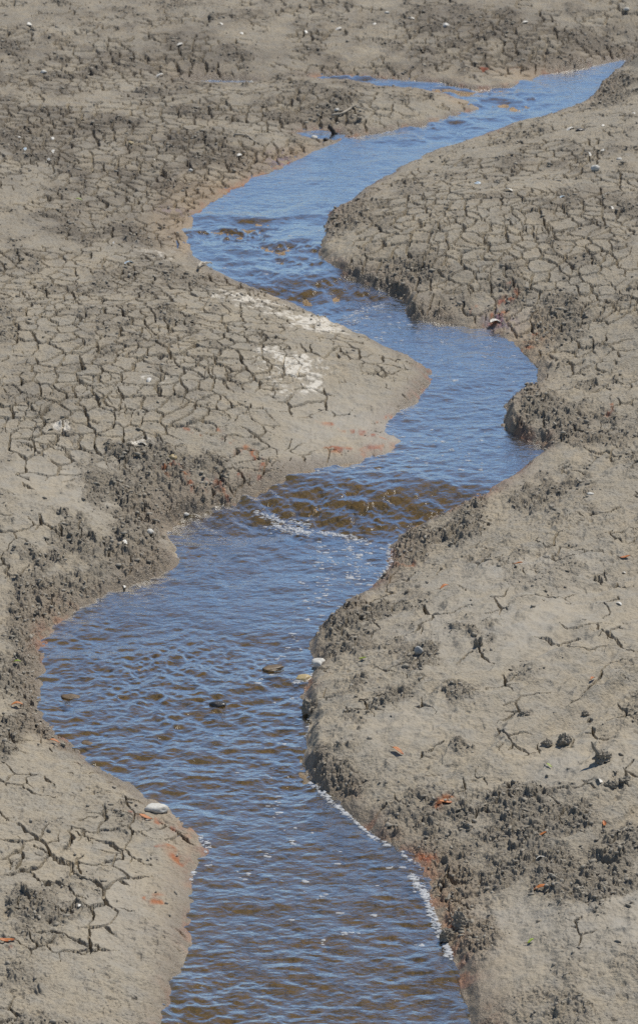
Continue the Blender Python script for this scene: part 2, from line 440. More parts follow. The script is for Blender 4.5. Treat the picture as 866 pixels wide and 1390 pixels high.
CRUST = blob_list([(250,60,420,55,1),(120,170,220,90,.75),(700,40,260,50,1),(130,330,160,50,.6),(760,230,160,60,.45),(250,210,160,60,.6)])
crust = np.clip(up(blobs(xc, yc, CRUST)) * (.75 + .5 * n1 + .35 * n2) + .35 * sstep(.1, .8, crackm) * sstep(-.4, .5, n2 + .4 * n1), 0, 1)
attr(ground_me, 'stain', rust, palem, wet, tan)
attr(ground_me, 'kind_mask', np.clip(-sd / .03, 0, 1), purple, rough, crust)
attr(ground_me, 'silt_film', film, smooth * (1 - rough), film, film)

# ------------------------------------------------------------------ materials
def mat(name):
    m = bpy.data.materials.new(name); m.use_nodes = True
    nt = m.node_tree
    return m, nt, nt.nodes['Principled BSDF']


def N(nt, t, **kw):
    n = nt.nodes.new(t)
    for k, v in kw.items():
        if k in n.inputs:
            n.inputs[k].default_value = v
        else:
            setattr(n, k, v)
    return n


def mixc(nt, fac, a, b, blend='MIX'):
    n = nt.nodes.new('ShaderNodeMix'); n.data_type = 'RGBA'; n.blend_type = blend
    for sock, v in ((n.inputs['Factor'], fac), (n.inputs[6], a), (n.inputs[7], b)):
        if hasattr(v, 'is_output'):
            nt.links.new(v, sock)
        elif isinstance(v, (int, float)):
            sock.default_value = v
        else:
            sock.default_value = (*v, 1)
    return n.outputs[2]


def math_n(nt, op, a, b=0.0, clamp=False):
    n = nt.nodes.new('ShaderNodeMath'); n.operation = op; n.use_clamp = clamp
    for s, v in zip(n.inputs, (a, b)):
        if hasattr(v, 'is_output'):
            nt.links.new(v, s)
        else:
            s.default_value = v
    return n.outputs[0]


def maprange(nt, v, a, b, c=0.0, d_=1.0):
    n = nt.nodes.new('ShaderNodeMapRange')
    nt.links.new(v, n.inputs[0])
    for i, q in zip((1, 2, 3, 4), (a, b, c, d_)):
        n.inputs[i].default_value = q
    return n.outputs[0]


def tex(nt, vec, scale, detail=4, rough_=.55, dist=0.0):
    n = N(nt, 'ShaderNodeTexNoise', Scale=scale, Detail=detail, Roughness=rough_, Distortion=dist)
    nt.links.new(vec, n.inputs['Vector'])
    return n.outputs['Fac']


mud, nt, bs = mat('drying_mud')
geo = N(nt, 'ShaderNodeNewGeometry'); P = geo.outputs['Position']
A = N(nt, 'ShaderNodeAttribute', attribute_name='stain'); sa = N(nt, 'ShaderNodeSeparateColor'); nt.links.new(A.outputs['Color'], sa.inputs[0])
B = N(nt, 'ShaderNodeAttribute', attribute_name='kind_mask'); sb = N(nt, 'ShaderNodeSeparateColor'); nt.links.new(B.outputs['Color'], sb.inputs[0])
sf_ = N(nt, 'ShaderNodeSeparateColor'); nt.links.new(N(nt, 'ShaderNodeAttribute', attribute_name='silt_film').outputs['Color'], sf_.inputs[0]); FA = sf_.outputs[0]; SM = sf_.outputs[1]
t_big = tex(nt, P, 2.2, 5); t_mid = tex(nt, P, 11, 5); t_fine = tex(nt, P, 70, 4); t_grit = tex(nt, P, 260, 2)
c = mixc(nt, maprange(nt, t_big, .36, .64), (.348, .302, .228), (.392, .330, .236))
c = mixc(nt, maprange(nt, t_mid, .42, .66), c, (.328, .296, .240))
c = mixc(nt, math_n(nt, 'MULTIPLY', maprange(nt, t_fine, .50, .68), maprange(nt, SM, 0, 1, .65, .3)), c, (.18, .152, .112))
c = mixc(nt, math_n(nt, 'MULTIPLY', maprange(nt, t_grit, .60, .74), .6), c, (.50, .45, .36))
c = mixc(nt, math_n(nt, 'MULTIPLY', sb.outputs[2], .75), c, (.215, .187, .146))
c = mixc(nt, B.outputs['Alpha'], c, mixc(nt, 1.0, c, (.60, .585, .585), 'MULTIPLY'))
c = mixc(nt, math_n(nt, 'MULTIPLY', sa.outputs[1], 1.0), c, (.68, .625, .53))
c = mixc(nt, math_n(nt, 'MULTIPLY', A.outputs['Alpha'], .7), c, (.40, .285, .175))
c = mixc(nt, math_n(nt, 'MULTIPLY', sa.outputs[2], .8), c, (.20, .155, .105))
c = mixc(nt, math_n(nt, 'MULTIPLY', FA, .4), c, (.31, .292, .255))
c = mixc(nt, math_n(nt, 'MULTIPLY', sa.outputs[0], .85), c, mixc(nt, maprange(nt, t_mid, .4, .6), (.40, .125, .03), (.27, .065, .028)))
c = mixc(nt, math_n(nt, 'MULTIPLY', sb.outputs[1], .7), c, (.17, .13, .22))
bedc = mixc(nt, maprange(nt, t_mid, .4, .62), (.36, .22, .085), (.20, .135, .065))
bedc = mixc(nt, maprange(nt, t_fine, .5, .68), bedc, (.46, .30, .13))
c = mixc(nt, sb.outputs[0], c, bedc)
nt.links.new(c, bs.inputs['Base Color'])
rg = mixc(nt, sa.outputs[2], (.82, .82, .82), (.32, .32, .32))
rg = mixc(nt, FA, rg, (.46, .46, .46))
rg = mixc(nt, maprange(nt, t_fine, .3, .7), rg, mixc(nt, 1.0, rg, (1.15, 1.15, 1.15), 'MULTIPLY'))
nt.links.new(rg, bs.inputs['Roughness'])
bs.inputs['Specular IOR Level'].default_value = .45
bh = math_n(nt, 'ADD', math_n(nt, 'MULTIPLY', t_fine, 1.0), math_n(nt, 'MULTIPLY', t_grit, .35))
bp = N(nt, 'ShaderNodeBump', Strength=.9, Distance=.014); nt.links.new(maprange(nt, math_n(nt, 'MAXIMUM', FA, SM), .1, 1.0, .9, .42), bp.inputs['Strength']); nt.links.new(bh, bp.inputs['Height']); nt.links.new(bp.outputs[0], bs.inputs['Normal'])
ground_me.materials.append(mud)
ground = bpy.data.objects.new('mud_flat', ground_me); COL.objects.link(ground)
ground['kind'] = 'structure'; ground['label'] = 'grey cracked drying mud flat with a stream channel winding through it'

# ------------------------------------------------------------------ water
keep = ((sd0 < .10) & (z < level(x, y) + .012)).reshape(R, C)
keep &= (np.abs(X) < 60) & (Y > -30) & (Y < 60)
lv = level(x, y)
CALM = [(*water_point(a, b), ra_ * px_scale(a, b)[0], rb_ * px_scale(a, b)[1], v) for a, b, ra_, rb_, v in [(260,825,150,36,.8),(470,790,60,40,.5),(630,480,110,40,.75),(650,620,70,40,.7),(420,225,80,18,.8),(285,350,30,8,.8),(520,205,70,16,.6),(770,110,60,20,.6)]]
calm = up(blobs(xc, yc, CALM))
rif = np.exp(-((y + .18 * x - Y_B - .15) / .35) ** 2) + .8 * np.exp(-((y - .1 * x - Y_A - .12) / .35) ** 2)
amp = np.clip(1.25 - sstep(11.5, 26, y), .2, 1.3)
shw = sho
w = .0030 * vnoise(x * 9 + .5 * n2, y * 15 + .8 * n1, 141) + .0022 * vnoise(x * 17 + y * 6, y * 27, 142) + .0022 * vnoise(x * 17 - y * 6, y * 27, 143) + .0009 * vnoise(x * 45, y * 60, 144)
w = w * amp * (.55 + .6 * sstep(-.5, .6, vnoise(x * 1.3, y * .8, 145))) * (1 - .72 * calm)
w = w + (1 - .35 * calm) * (.0065 * vnoise(x * 2.6 + .8 * n1, y * 3.2 + 1.1 * n1, 152) + .0032 * vnoise(x * 5.5 + .5 * n2, y * 6.0, 153)) * np.clip(1.6 - .03 * y, .7, 1.3)
w = w + shw * sstep(17, 19.5, y) * (.024 * vnoise(x * 3.2 + .7 * n2, y * 4.6, 154) + .012 * vnoise(x * 7, y * 9, 155))
w = w + shw * (1.35 - .65 * sstep(17, 20, y)) * (.0060 * vnoise(x * 11, y * 9, 148) + .0045 * vnoise(x * 24, y * 20, 149) + .002 * vnoise(x * 50, y * 40, 150)) * np.clip(1.3 - .02 * y, .6, 1.2)
fa = .5 * x - .87 * y; fc = .87 * x + .5 * y
w = w + rif * (.008 * vnoise(fc * 11, fa * 5, 146) + .004 * vnoise(fc * 26, fa * 13, 147) + .0022 * vnoise(x * 50, y * 40, 151))
WZ = (lv + w).reshape(R, C)
water_me, used = make_grid('stream_water', X, Y, WZ, keep)
wm = bpy.data.materials.new('stream_water'); wm.use_nodes = True
nt = wm.node_tree; nt.nodes.clear()
out = N(nt, 'ShaderNodeOutputMaterial')
geo = N(nt, 'ShaderNodeNewGeometry'); P = geo.outputs['Position']
mp = N(nt, 'ShaderNodeMapping'); nt.links.new(P, mp.inputs[0]); mp.inputs['Scale'].default_value = (1.0, 1.7, 1.0)
h1 = tex(nt, mp.outputs[0], 13, 3, .5, .6); h2 = tex(nt, mp.outputs[0], 38, 3, .55, .4)
hh = math_n(nt, 'ADD', math_n(nt, 'MULTIPLY', h1, 1.0), math_n(nt, 'MULTIPLY', h2, .35))
bp = N(nt, 'ShaderNodeBump', Strength=.5, Distance=.012); nt.links.new(hh, bp.inputs['Height'])
lw = N(nt, 'ShaderNodeLayerWeight', Blend=.5); nt.links.new(bp.outputs[0], lw.inputs['Normal'])
frv = maprange(nt, lw.outputs['Facing'], .37, .71, .03, .92)
gl = N(nt, 'ShaderNodeBsdfGlossy', Roughness=.05); gl.inputs['Color'].default_value = (1, 1, 1, 1); nt.links.new(bp.outputs[0], gl.inputs['Normal'])
tr = N(nt, 'ShaderNodeBsdfTransparent'); tr.inputs['Color'].default_value = (.70, .67, .50, 1)
df = N(nt, 'ShaderNodeBsdfDiffuse'); df.inputs['Color'].default_value = (.15, .118, .070, 1)
m1 = N(nt, 'ShaderNodeMixShader', Fac=.28); nt.links.new(tr.outputs[0], m1.inputs[1]); nt.links.new(df.outputs[0], m1.inputs[2])
m2 = N(nt, 'ShaderNodeMixShader'); nt.links.new(frv, m2.inputs[0]); nt.links.new(m1.outputs[0], m2.inputs[1]); nt.links.new(gl.outputs[0], m2.inputs[2])
nt.links.new(m2.outputs[0], out.inputs['Surface'])
water_me.materials.append(wm)
water = bpy.data.objects.new('stream_water', water_me); COL.objects.link(water)
water['kind'] = 'structure'; water['label'] = 'shallow rippled stream reflecting blue sky over a brown bed'

# ------------------------------------------------------------------ loose things on the mud
def ground_z(px, py):
    r = int(np.clip(np.searchsorted(yrow, py) - 1, 0, R - 2))
    fy = float(np.clip((py - yrow[r]) / (yrow[r + 1] - yrow[r]), 0, 1))
    zz = []
    for k in (r, r + 1):
        uu = px / half[k]
        c_ = int(np.clip(np.searchsorted(ucol, uu) - 1, 0, C - 2))
        fx = float(np.clip((uu - ucol[c_]) / (ucol[c_ + 1] - ucol[c_]), 0, 1))
        zz.append(float(Z[k, c_] * (1 - fx) + Z[k, c_ + 1] * fx))
    return zz[0] * (1 - fy) + zz[1] * fy


def spot(px, py):
    x_, y_, z_ = land_point(px, py, 6)
    for _ in range(5):
        z_ = .5 * z_ + .5 * ground_z(x_, y_)
        x_, y_ = plane_point(px, py, z_)
    return x_, y_, ground_z(x_, y_)


def simple_mat(name, c1_, c2_, scale, rough_=.7, bump=.3, c3_=None):
    m, nt, bs = mat(name)
    tc = N(nt, 'ShaderNodeTexCoord'); v = tc.outputs['Object']
    a = tex(nt, v, scale, 5); b = tex(nt, v, scale * 4, 3)
    cc = mixc(nt, maprange(nt, a, .38, .64), c1_, c2_)
    if c3_:
        cc = mixc(nt, math_n(nt, 'MULTIPLY', maprange(nt, b, .52, .7), .7), cc, c3_)
    nt.links.new(cc, bs.inputs['Base Color']); bs.inputs['Roughness'].default_value = rough_
    q = N(nt, 'ShaderNodeBump', Strength=bump, Distance=.004); nt.links.new(b, q.inputs['Height']); nt.links.new(q.outputs[0], bs.inputs['Normal'])
    return m


M_STONE = simple_mat('pale_stone', (.62, .60, .54), (.45, .42, .36), 30, .6, .4, (.70, .68, .62))
M_GREY = simple_mat('grey_stone', (.42, .41, .38), (.32, .31, .28), 30, .7, .4, (.5, .49, .46))
M_OCHRE = simple_mat('ochre_stone', (.48, .36, .16), (.36, .27, .14), 30, .5, .4, (.62, .56, .40))
M_DARK = simple_mat('dark_wet_stone', (.035, .032, .030), (.06, .055, .05), 30, .3, .4)
M_BROWN = simple_mat('brown_bed_stone', (.16, .105, .05), (.10, .07, .04), 30, .5, .4, (.22, .15, .07))
M_SHELL = simple_mat('bleached_shell', (.72, .69, .62), (.58, .54, .46), 40, .5, .2, (.78, .76, .71))
M_WOOD = simple_mat('bleached_wood', (.48, .42, .33), (.36, .31, .24), 26, .8, .5, (.56, .50, .41))
M_DWOOD = simple_mat('dark_waterlogged_wood', (.022, .018, .015), (.045, .038, .03), 26, .6, .6)
M_LEAF = simple_mat('orange_leaf', (.48, .17, .035), (.36, .10, .03), 60, .55, .2)
M_GREEN = simple_mat('green_leaf', (.28, .36, .03), (.20, .30, .03), 60, .5, .2)
M_STEM = simple_mat('leaf_stem', (.20, .10, .04), (.14, .08, .03), 60, .6, .2)
M_CLOD = simple_mat('dark_damp_clod', (.25, .218, .168), (.31, .27, .21), 28, .8, .9, (.21, .18, .14))
M_BLUE = simple_mat('pale_blue_scrap', (.42, .52, .60), (.55, .62, .66), 30, .45, .2)
M_ROOT = simple_mat('thin_dark_root', (.05, .04, .03), (.09, .07, .05), 40, .8, .4)


def link_mesh(name, verts, faces, m, parent=None, smooth=True):
    me = bpy.data.meshes.new(name); me.from_pydata([tuple(v) for v in verts], [], faces); me.update()
    if smooth:
        me.polygons.foreach_set('use_smooth', [True] * len(me.polygons))
    me.materials.append(m)
    o = bpy.data.objects.new(name, me); COL.objects.link(o)
    if parent:
        o.parent = parent
    return o


import bmesh
_ico = {}


def ico(n):
    if n not in _ico:
        b = bmesh.new(); bmesh.ops.create_icosphere(b, subdivisions=n, radius=1)
        b.verts.ensure_lookup_table()
        _ico[n] = (np.array([v.co[:] for v in b.verts]), [tuple(v.index for v in f.verts) for f in b.faces]); b.free()
    return _ico[n]


def lump(sx, sy, sz, seed, rough_=.25, freq=1.4, n=3, fissure=0.0):
    V, Fc = ico(n); out_ = []
    for v in V:
        p = Vector(v)
        k = 1 + rough_ * mnoise.noise(p * freq + Vector((seed * 3.1, seed, 2))) + rough_ * .5 * mnoise.noise(p * freq * 2.6 + Vector((seed, 7, seed)))
        if fissure:
            k -= fissure * max(0, .35 - abs(mnoise.noise(p * 3.1 + Vector((seed, 1, 3))))) * 2 - fissure * .5 * mnoise.noise(p * 7 + Vector((seed, 0, 0)))
        w_ = p * k
        zz = w_.z if w_.z > 0 else w_.z * .6
        out_.append((w_.x * sx, w_.y * sy, zz * sz))
    return out_, Fc


def tube(path, radii, sides=8, seed=0):
    vs, fs = [], []
    P_ = [Vector(p) for p in path]
    for i, p in enumerate(P_):
        t = (P_[min(i + 1, len(P_) - 1)] - P_[max(i - 1, 0)]).normalized()
        a = t.orthogonal().normalized() if abs(t.z) > .9 else t.cross(Vector((0, 0, 1))).normalized()
        b = t.cross(a)
        for k in range(sides):
            an = 2 * math.pi * k / sides
            r_ = radii[i] * (1 + .22 * mnoise.noise(Vector((seed + k * .9, i * .7, seed))))
            vs.append(p + a * math.cos(an) * r_ + b * math.sin(an) * r_)
    for i in range(len(P_) - 1):
        for k in range(sides):
            k2 = (k + 1) % sides
            fs.append((i * sides + k, i * sides + k2, (i + 1) * sides + k2, (i + 1) * sides + k))
    fs.append(tuple(range(sides))[::-1]); fs.append(tuple((len(P_) - 1) * sides + k for k in range(sides)))
    return vs, fs


def shell_mesh(w_, seed):
    """one cupped, ribbed half of a bivalve with its own thickness"""
    vs, fs = [], []
    nr, na = 6, 17
    for side in (0, 1):
        for i in range(nr):
            r_ = (i + .35) / (nr - .65)
            for k in range(na):
                an = math.radians(-100 + 200 * k / (na - 1))
                rib = 1 + .04 * math.cos(k * math.pi) * r_
                xx = math.sin(an) * r_ * rib; yy = -.25 + math.cos(an) * r_ * .82 * rib
                zz = .42 * (1 - r_ ** 2) + .05 + .02 * math.cos(k * math.pi) * r_ + .06 * mnoise.noise(Vector((xx * 2, yy * 2, seed)))
                vs.append((xx * w_ / 2, yy * w_ / 2, (zz - .06 * side) * w_ / 2))
    o2 = nr * na
    for i in range(nr - 1):
        for k in range(na - 1):
            a = i * na + k
            fs.append((a, a + na, a + na + 1, a + 1)); fs.append((o2 + a, o2 + a + 1, o2 + a + na + 1, o2 + a + na))
    for k in range(na - 1):
        for i in (0, nr - 1):
            a = i * na + k; fs.append((a, a + 1, o2 + a + 1, o2 + a))
    for i in range(nr - 1):
        for k in (0, na - 1):
            a = i * na + k; fs.append((a, a + na, o2 + a + na, o2 + a))
    return vs, fs


def leaf_mesh(l_, seed):
    vs, fs = [], []
    n_ = 9
    for side in (0, 1):
        for i in range(n_):
            t = i / (n_ - 1)
            hw = l_ * .19 * math.sin(math.pi * min(1, t * .93 + .05)) ** .8
            cz = l_ * (.16 * math.sin(t * 2.6 + seed) + .05) + .004
            for k in (-1, -.5, 0, .5, 1):
                vs.append(((t - .5) * l_, hw * k + .06 * l_ * math.sin(t * 3 + seed), cz + abs(k) * hw * .55 + .03 * l_ * mnoise.noise(Vector((t * 4, k * 2, seed))) - side * .0016))
    o2 = n_ * 5
    for i in range(n_ - 1):
        for k in range(4):
            a = i * 5 + k
            fs.append((a, a + 5, a + 6, a + 1)); fs.append((o2 + a, o2 + a + 1, o2 + a + 6, o2 + a + 5))
        for k in (0, 4):
            a = i * 5 + k; fs.append((a, a + 5, o2 + a + 5, o2 + a))
    for i in (0, n_ - 1):
        for k in range(4):
            a = i * 5 + k; fs.append((a, a + 1, o2 + a + 1, o2 + a))
    return vs, fs


def tag(o, label, cat, group=None):
    o['label'] = label; o['category'] = cat
    if group:
        o['group'] = group


GROUP = {'pebble': 'pebbles and stones on the mud', 'shell': 'pale shells scattered on the mud', 'leaf': 'fallen leaves on the mud', 'twig': 'driftwood twigs on the mud', 'mud_clod': 'dark mud clods lying on the flat'}
_seed = [0]


def item(kind, px, py, wpx, label, m=None, asp=.7, rot=None, hz=.45, lift=0.0, in_water=False):
    _seed[0] += 1; sd_ = _seed[0]
    rr = random.Random(sd_ * 13)
    x_, y_, z_ = spot(px, py)
    if in_water:
        x_, y_ = water_point(px, py); z_ = float(level(np.float64(x_), np.float64(y_))) + .001
    w_ = wpx * math.sqrt(x_ * x_ + y_ * y_ + (CAM_H - z_) ** 2) / FPX
    w_ *= .8 if kind in ('shell', 'pebble') and py < 860 else 1
    rot = rr.uniform(-.6, .6) if rot is None else rot
    if kind == 'pebble':
        v, f = lump(w_ / 2, w_ / 2 * asp * 1.3, w_ / 2 * hz * 1.5, sd_, .3)
        o = link_mesh('pebble', v, f, m or M_STONE); cat = 'stone'; lift += w_ * hz * .22
    elif kind == 'shell':
        v, f = shell_mesh(w_, sd_); o = link_mesh('shell', v, f, m or M_SHELL); cat = 'shell'; rot = rot * 4; lift += .003
        o.rotation_euler = (rr.uniform(-.2, .5), rr.uniform(-.3, .3), rot)
    elif kind == 'leaf':
        v, f = leaf_mesh(w_, sd_); o = link_mesh('leaf', v, f, m or M_LEAF); cat = 'leaf'
        e = Vector(v[2])
        sv, sf = tube([e + Vector((w_ * .04, 0, -.001)), e + Vector((-w_ * .14, .003, .001)), e + Vector((-w_ * .3, .01, -.002))], [.0018, .0016, .001], 6, sd_)
        link_mesh('stem', sv, sf, M_STEM, o); lift += .004
    elif kind == 'mud_clod':
        v, f = lump(w_ / 2, w_ / 2 * asp * 1.2, w_ / 2 * hz * 1.9, sd_, .42, 1.5, 4, .28)
        o = link_mesh('mud_clod', v, f, m or M_CLOD, smooth=False); cat = 'mud clod'; lift += w_ * hz * .25
    o.location = (x_, y_, z_ + lift)
    if kind != 'shell':
        o.rotation_euler = (0, 0, rot)
    tag(o, label, cat, GROUP[kind])
    return o


ITEMS = [
    ('pebble',213,1100,29,'large flat white stone on the near left bank point',dict(asp=.55,hz=.34,rot=.1)),
    ('pebble',434,903,22,'cream stone at the foot of the right bank, above the ochre one',dict(m=M_STONE,asp=.8)),
    ('pebble',413,923,26,'ochre yellow stone lapped by white foam at the right bank edge',dict(m=M_OCHRE,asp=.55,hz=.3,rot=.1)),
    ('pebble',296,957,24,'dark wet stone breaking the surface of the wide lower pool',dict(m=M_DARK,asp=.45,hz=.2,rot=-.1,in_water=True)),
    ('pebble',97,946,26,'flat brown stone showing in the pool near the left shore',dict(m=M_BROWN,asp=.5,hz=.12,lift=-.003,in_water=True)),
    ('pebble',370,907,32,'widest flat brown stone in the pool, near the right bank',dict(m=M_BROWN,asp=.4,hz=.11,lift=-.004,in_water=True)),
    ('pebble',120,1010,22,'brown stone low in the pool beside the left bank bend',dict(m=M_BROWN,asp=.5,hz=.12,lift=-.003,in_water=True)),
    ('shell',672,437,22,'long cream shell tilted on the rusty waterline below the right mound',dict(rot=.1)),
    ('pebble',253,699,10,'round cream pebble on the left shore just below the riffle',{}),
    ('pebble',204,723,13,'chalky white stone among the crumbly clods left of the riffle',dict(asp=.9,hz=.5)),
    ('shell',170,733,13,'white shell in crumbly mud, lower left of the chalky stone',{}),
    ('shell',250,771,15,'broken white shell on the left shore where the pool widens',{}),
    ('shell',169,797,10,'small white shell at the waterline of the wide pool',{}),
    ('shell',194,602,16,'flat white shell above the rust streaks on the left mound',{}),
    ('shell',69,584,12,'bleached shell sitting in the cracked plates at far left',{}),
    ('pebble',235,622,14,'rust brown pebble at the top of the orange streaks',dict(m=M_OCHRE)),
    ('shell',813,1061,14,'cream shell below the pair of round dark clods',{}),
    ('shell',840,820,11,'white shell on smooth mud near the right frame edge',{}),
    ('pebble',801,672,11,'pale pebble on the right flat above the long smooth slope',{}),
    ('pebble',568,886,12,'upright pale grey stone in the crumbly right bank',dict(asp=.7,hz=.8,m=M_GREY)),
    ('shell',108,1230,9,'single bright white bead-like shell in the bottom left corner mud',{}),
    ('shell',733,1165,12,'cream shell half hidden in the clods of the lower right',{}),
    ('shell',866-20,778,9,'little white shell right of the two orange leaves',{}),
    # upper right slope
    ('shell',773,176,15,'pale curled shell on the upper right slope, left of a dark chip',{}),
    ('pebble',787,178,16,'dark chip of stone beside the pale curled shell on the upper slope',dict(m=M_DARK,asp=.5,hz=.3)),
    ('shell',818,171,9,'small upright white shell near the top of the upper right slope',{}),
    ('shell',859,155,17,'wide pale shell at the right frame edge below the far bend',{}),
    ('shell',818,208,15,'flat pale shell in the middle of the upper right slope',{}),
    ('shell',799,212,13,'white shell just left of the flat pale one on the upper slope',{}),
    ('pebble',808,231,15,'white stone with a dark underside on the upper right slope',dict(asp=.6,hz=.6)),
    ('pebble',840,217,9,'small round white pebble near the right edge of the upper slope',{}),
    ('shell',829,283,15,'pale shell at the lower end of the upper right slope',{}),
    ('shell',823,265,13,'pinkish cream shell right above the pale shell of the lower slope',{}),
    ('shell',690,259,17,'long white shell at the centre of the right mound top',{}),
    ('pebble',698,272,8,'tiny white pebble under the long white shell on the mound',{}),
    ('shell',648,250,14,'pale blue grey shell on the cracked crest of the right mound',dict(m=M_BLUE)),
    ('pebble',616,227,13,'pinkish pebble near the stream on the crest of the right mound',dict(m=M_OCHRE)),
    ('shell',763,268,12,'bluish white shell right of the long white shell',dict(m=M_BLUE)),
    ('shell',690,300,9,'little cream shell among the cracks of the right mound',{}),
    # far flat
    ('pebble',605,38,14,'brightest white stone on the far flat behind the stream',dict(asp=.8,hz=.6)),
    ('shell',558,26,14,'white shell on the far flat, upper left of the brightest stone',{}),
    ('shell',508,32,11,'cream shell on the far flat above the side channel',{}),
    ('shell',460,40,15,'long pale shell on the far flat above the side channel mouth',{}),
    ('shell',693,17,14,'thin pale shell near the top edge, right of the brightest stone',{}),
    ('shell',713,31,14,'cream shell beneath the thin one near the top edge',{}),
    ('pebble',525,18,8,'tiny white pebble near the top middle of the far flat',{}),
    ('pebble',850,14,10,'white pebble in the top right corner',{}),
    ('shell',40,34,18,'broad white shell in the top left corner of the far flat',{}),
    ('shell',45,42,10,'smaller white shell directly below the broad one at top left',{}),
    ('shell',300,33,11,'white shell on the far flat, upper one of a loose pair',{}),
    ('shell',328,46,11,'white shell on the far flat, lower one of a loose pair',{}),
    ('shell',245,68,14,'white shell at the edge of the dark rough band, far left centre',{}),
    ('shell',217,103,15,'cream shell left of the thin puddle',{}),
    ('pebble',341,113,9,'white pebble at the right end of the thin puddle',{}),
    ('shell',110,87,13,'bright white shell in the dark rough band at upper left',{}),
    ('pebble',60,99,11,'cream pebble below the dark rough band at upper left',{}),
    ('shell',415,44,12,'pale shell far back above the small side channel tip',{}),
    ('shell',27,187,9,'white shell at the left edge of the cracked upper flat',{}),
    ('shell',35,203,11,'bluish shell under the one at the left edge of the upper flat',dict(m=M_BLUE)),
    ('shell',72,189,12,'top white shell of a column of three on the left flat',{}),
    ('shell',73,206,11,'middle white shell of a column of three on the left flat',{}),
    ('shell',67,221,10,'lowest white shell of a column of three on the left flat',{}),
    ('shell',207,215,15,'long cream shell on the cracked flat left of the stream bend',{}),
    ('pebble',178,197,9,'ochre pebble on the cracked flat, upper left of the long shell',dict(m=M_OCHRE)),
    ('shell',325,214,14,'white shell just behind the rusty waterline of the upper bend',{}),
    ('pebble',457,153,9,'round cream pebble touching the left end of the bleached stick',{}),
    ('pebble',426,190,12,'cream stone beside the brown pocket of water and dark stump',{}),
    ('pebble',442,190,9,'dark pebble between the cream stone and the stump',dict(m=M_DARK)),
    ('pebble',259,232,8,'pale pebble on the flat near the upper bend',{}),
    ('shell',175,358,17,'pale blue scrap of shell on the crest of the left mound',dict(m=M_BLUE)),
    ('shell',155,330,9,'cream shell on the back of the left mound',{}),
    ('shell',203,517,17,'bleached shell in the middle of a pale crust patch',{}),
    # leaves
    ('leaf',848,757,14,'orange leaf near the right frame edge above the long cracks',dict(rot=.1)),
    ('leaf',703,767,12,'orange leaf beside a short dark crack on the right slope',dict(rot=-.5)),
    ('leaf',603,801,14,'orange leaf nearest the riffle on the right slope',dict(rot=.5)),
    ('leaf',804,929,11,'small orange leaf lying on the long diagonal crack',dict(rot=1.0)),
    ('leaf',540,1022,18,'long orange leaf lying by clods on the right bank',dict(rot=-.5)),
    ('leaf',605,1090,20,'orange leaf at the end of a rust streak, lower right bank',dict(rot=.4)),
    ('leaf',819,1119,14,'orange leaf standing on edge near the right frame edge',dict(rot=1.5)),
    ('leaf',736,1134,11,'reddish orange leaf among the dark clods, lower right',dict(rot=.2)),
    ('leaf',733,1209,20,'rusty leaf at the lower edge of the clod patch',dict(rot=0)),
    ('leaf',24,960,16,'orange leaf on the crumbly left bank beside the pool',dict(rot=.2)),
    ('leaf',75,1009,14,'orange leaf at the lower rim of the crumbly left bank',dict(rot=0)),
    ('leaf',198,1111,18,'bright orange leaf on a rust streak, lower left of the large flat white stone',dict(rot=-.1)),
    ('leaf',10,1277,22,'orange leaf in the bottom left corner of the mud',dict(rot=0)),
    ('leaf',492,895,10,'lime green leaf on the crumbly right bank',dict(m=M_GREEN)),
    ('leaf',720,1280,11,'lime green leaf near the bottom right on smooth mud',dict(m=M_GREEN)),
    ('leaf',24,901,10,'lime green leaf on the dark crumbly left bank',dict(m=M_GREEN)),
    ('leaf',108,273,9,'lime green leaf on the cracked left flat, farthest back',dict(m=M_GREEN)),
    ('leaf',745,1041,9,'lime green leaf below the two round dark clods',dict(m=M_GREEN)),
    # clods
    ('mud_clod',742,1012,15,'small dark clod with a spike, left of a rounder one',dict(hz=.5)),
    ('mud_clod',766,1010,21,'round dark ribbed clod on smooth mud, right of a smaller one',dict(hz=.6)),
    ('mud_clod',816,1032,24,'large dark clod with a long spike leaning left',dict(hz=.5)),
    ('mud_clod',829,1068,18,'left half of an elongated pair of dark clods by a wet sheen',dict(hz=.4,asp=.5)),
    ('mud_clod',847,1063,18,'right half of an elongated pair of dark clods by a wet sheen',dict(hz=.4,asp=.5)),
    ('mud_clod',711,972,19,'round dark clod alone below the long diagonal crack',dict(hz=.5)),
    ('mud_clod',794,971,10,'small black clod right of a lone round one',dict(hz=.6)),
    ('mud_clod',649,886,14,'black clod standing at the head of a short steep crack',dict(hz=1.0)),
    ('mud_clod',420,966,22,'dark clod hanging at the right bank edge over the water',dict(hz=.7)),
    ('mud_clod',624,1258,26,'dark broken clod at the waterline, bottom right bank',dict(hz=.7)),
    ('mud_clod',605,1275,20,'dark clod touching the foam, lowest on the right bank',dict(hz=.7)),
]
for k_, px_, py_, w_, lab_, kw_ in ITEMS:
    o_ = item(k_, px_, py_, w_, lab_, **kw_)
    if 'spike' in lab_:
        big = 'large' in lab_
        a_ = .055 if big else .03
        v_, f_ = tube([(-.005, 0, .005), (-a_ * .35, 0, a_ * .55), (-a_ * .7, .01, a_ * 1.1), (-a_ * .9, .012, a_ * 1.6)] if big else [(0, 0, .01), (.002, 0, a_ * .5), (-.004, 0, a_ * 1.1)], [.017, .012, .008, .003] if big else [.008, .005, .002], 7, 4)
        link_mesh('spike', v_, f_, M_CLOD, o_, False)


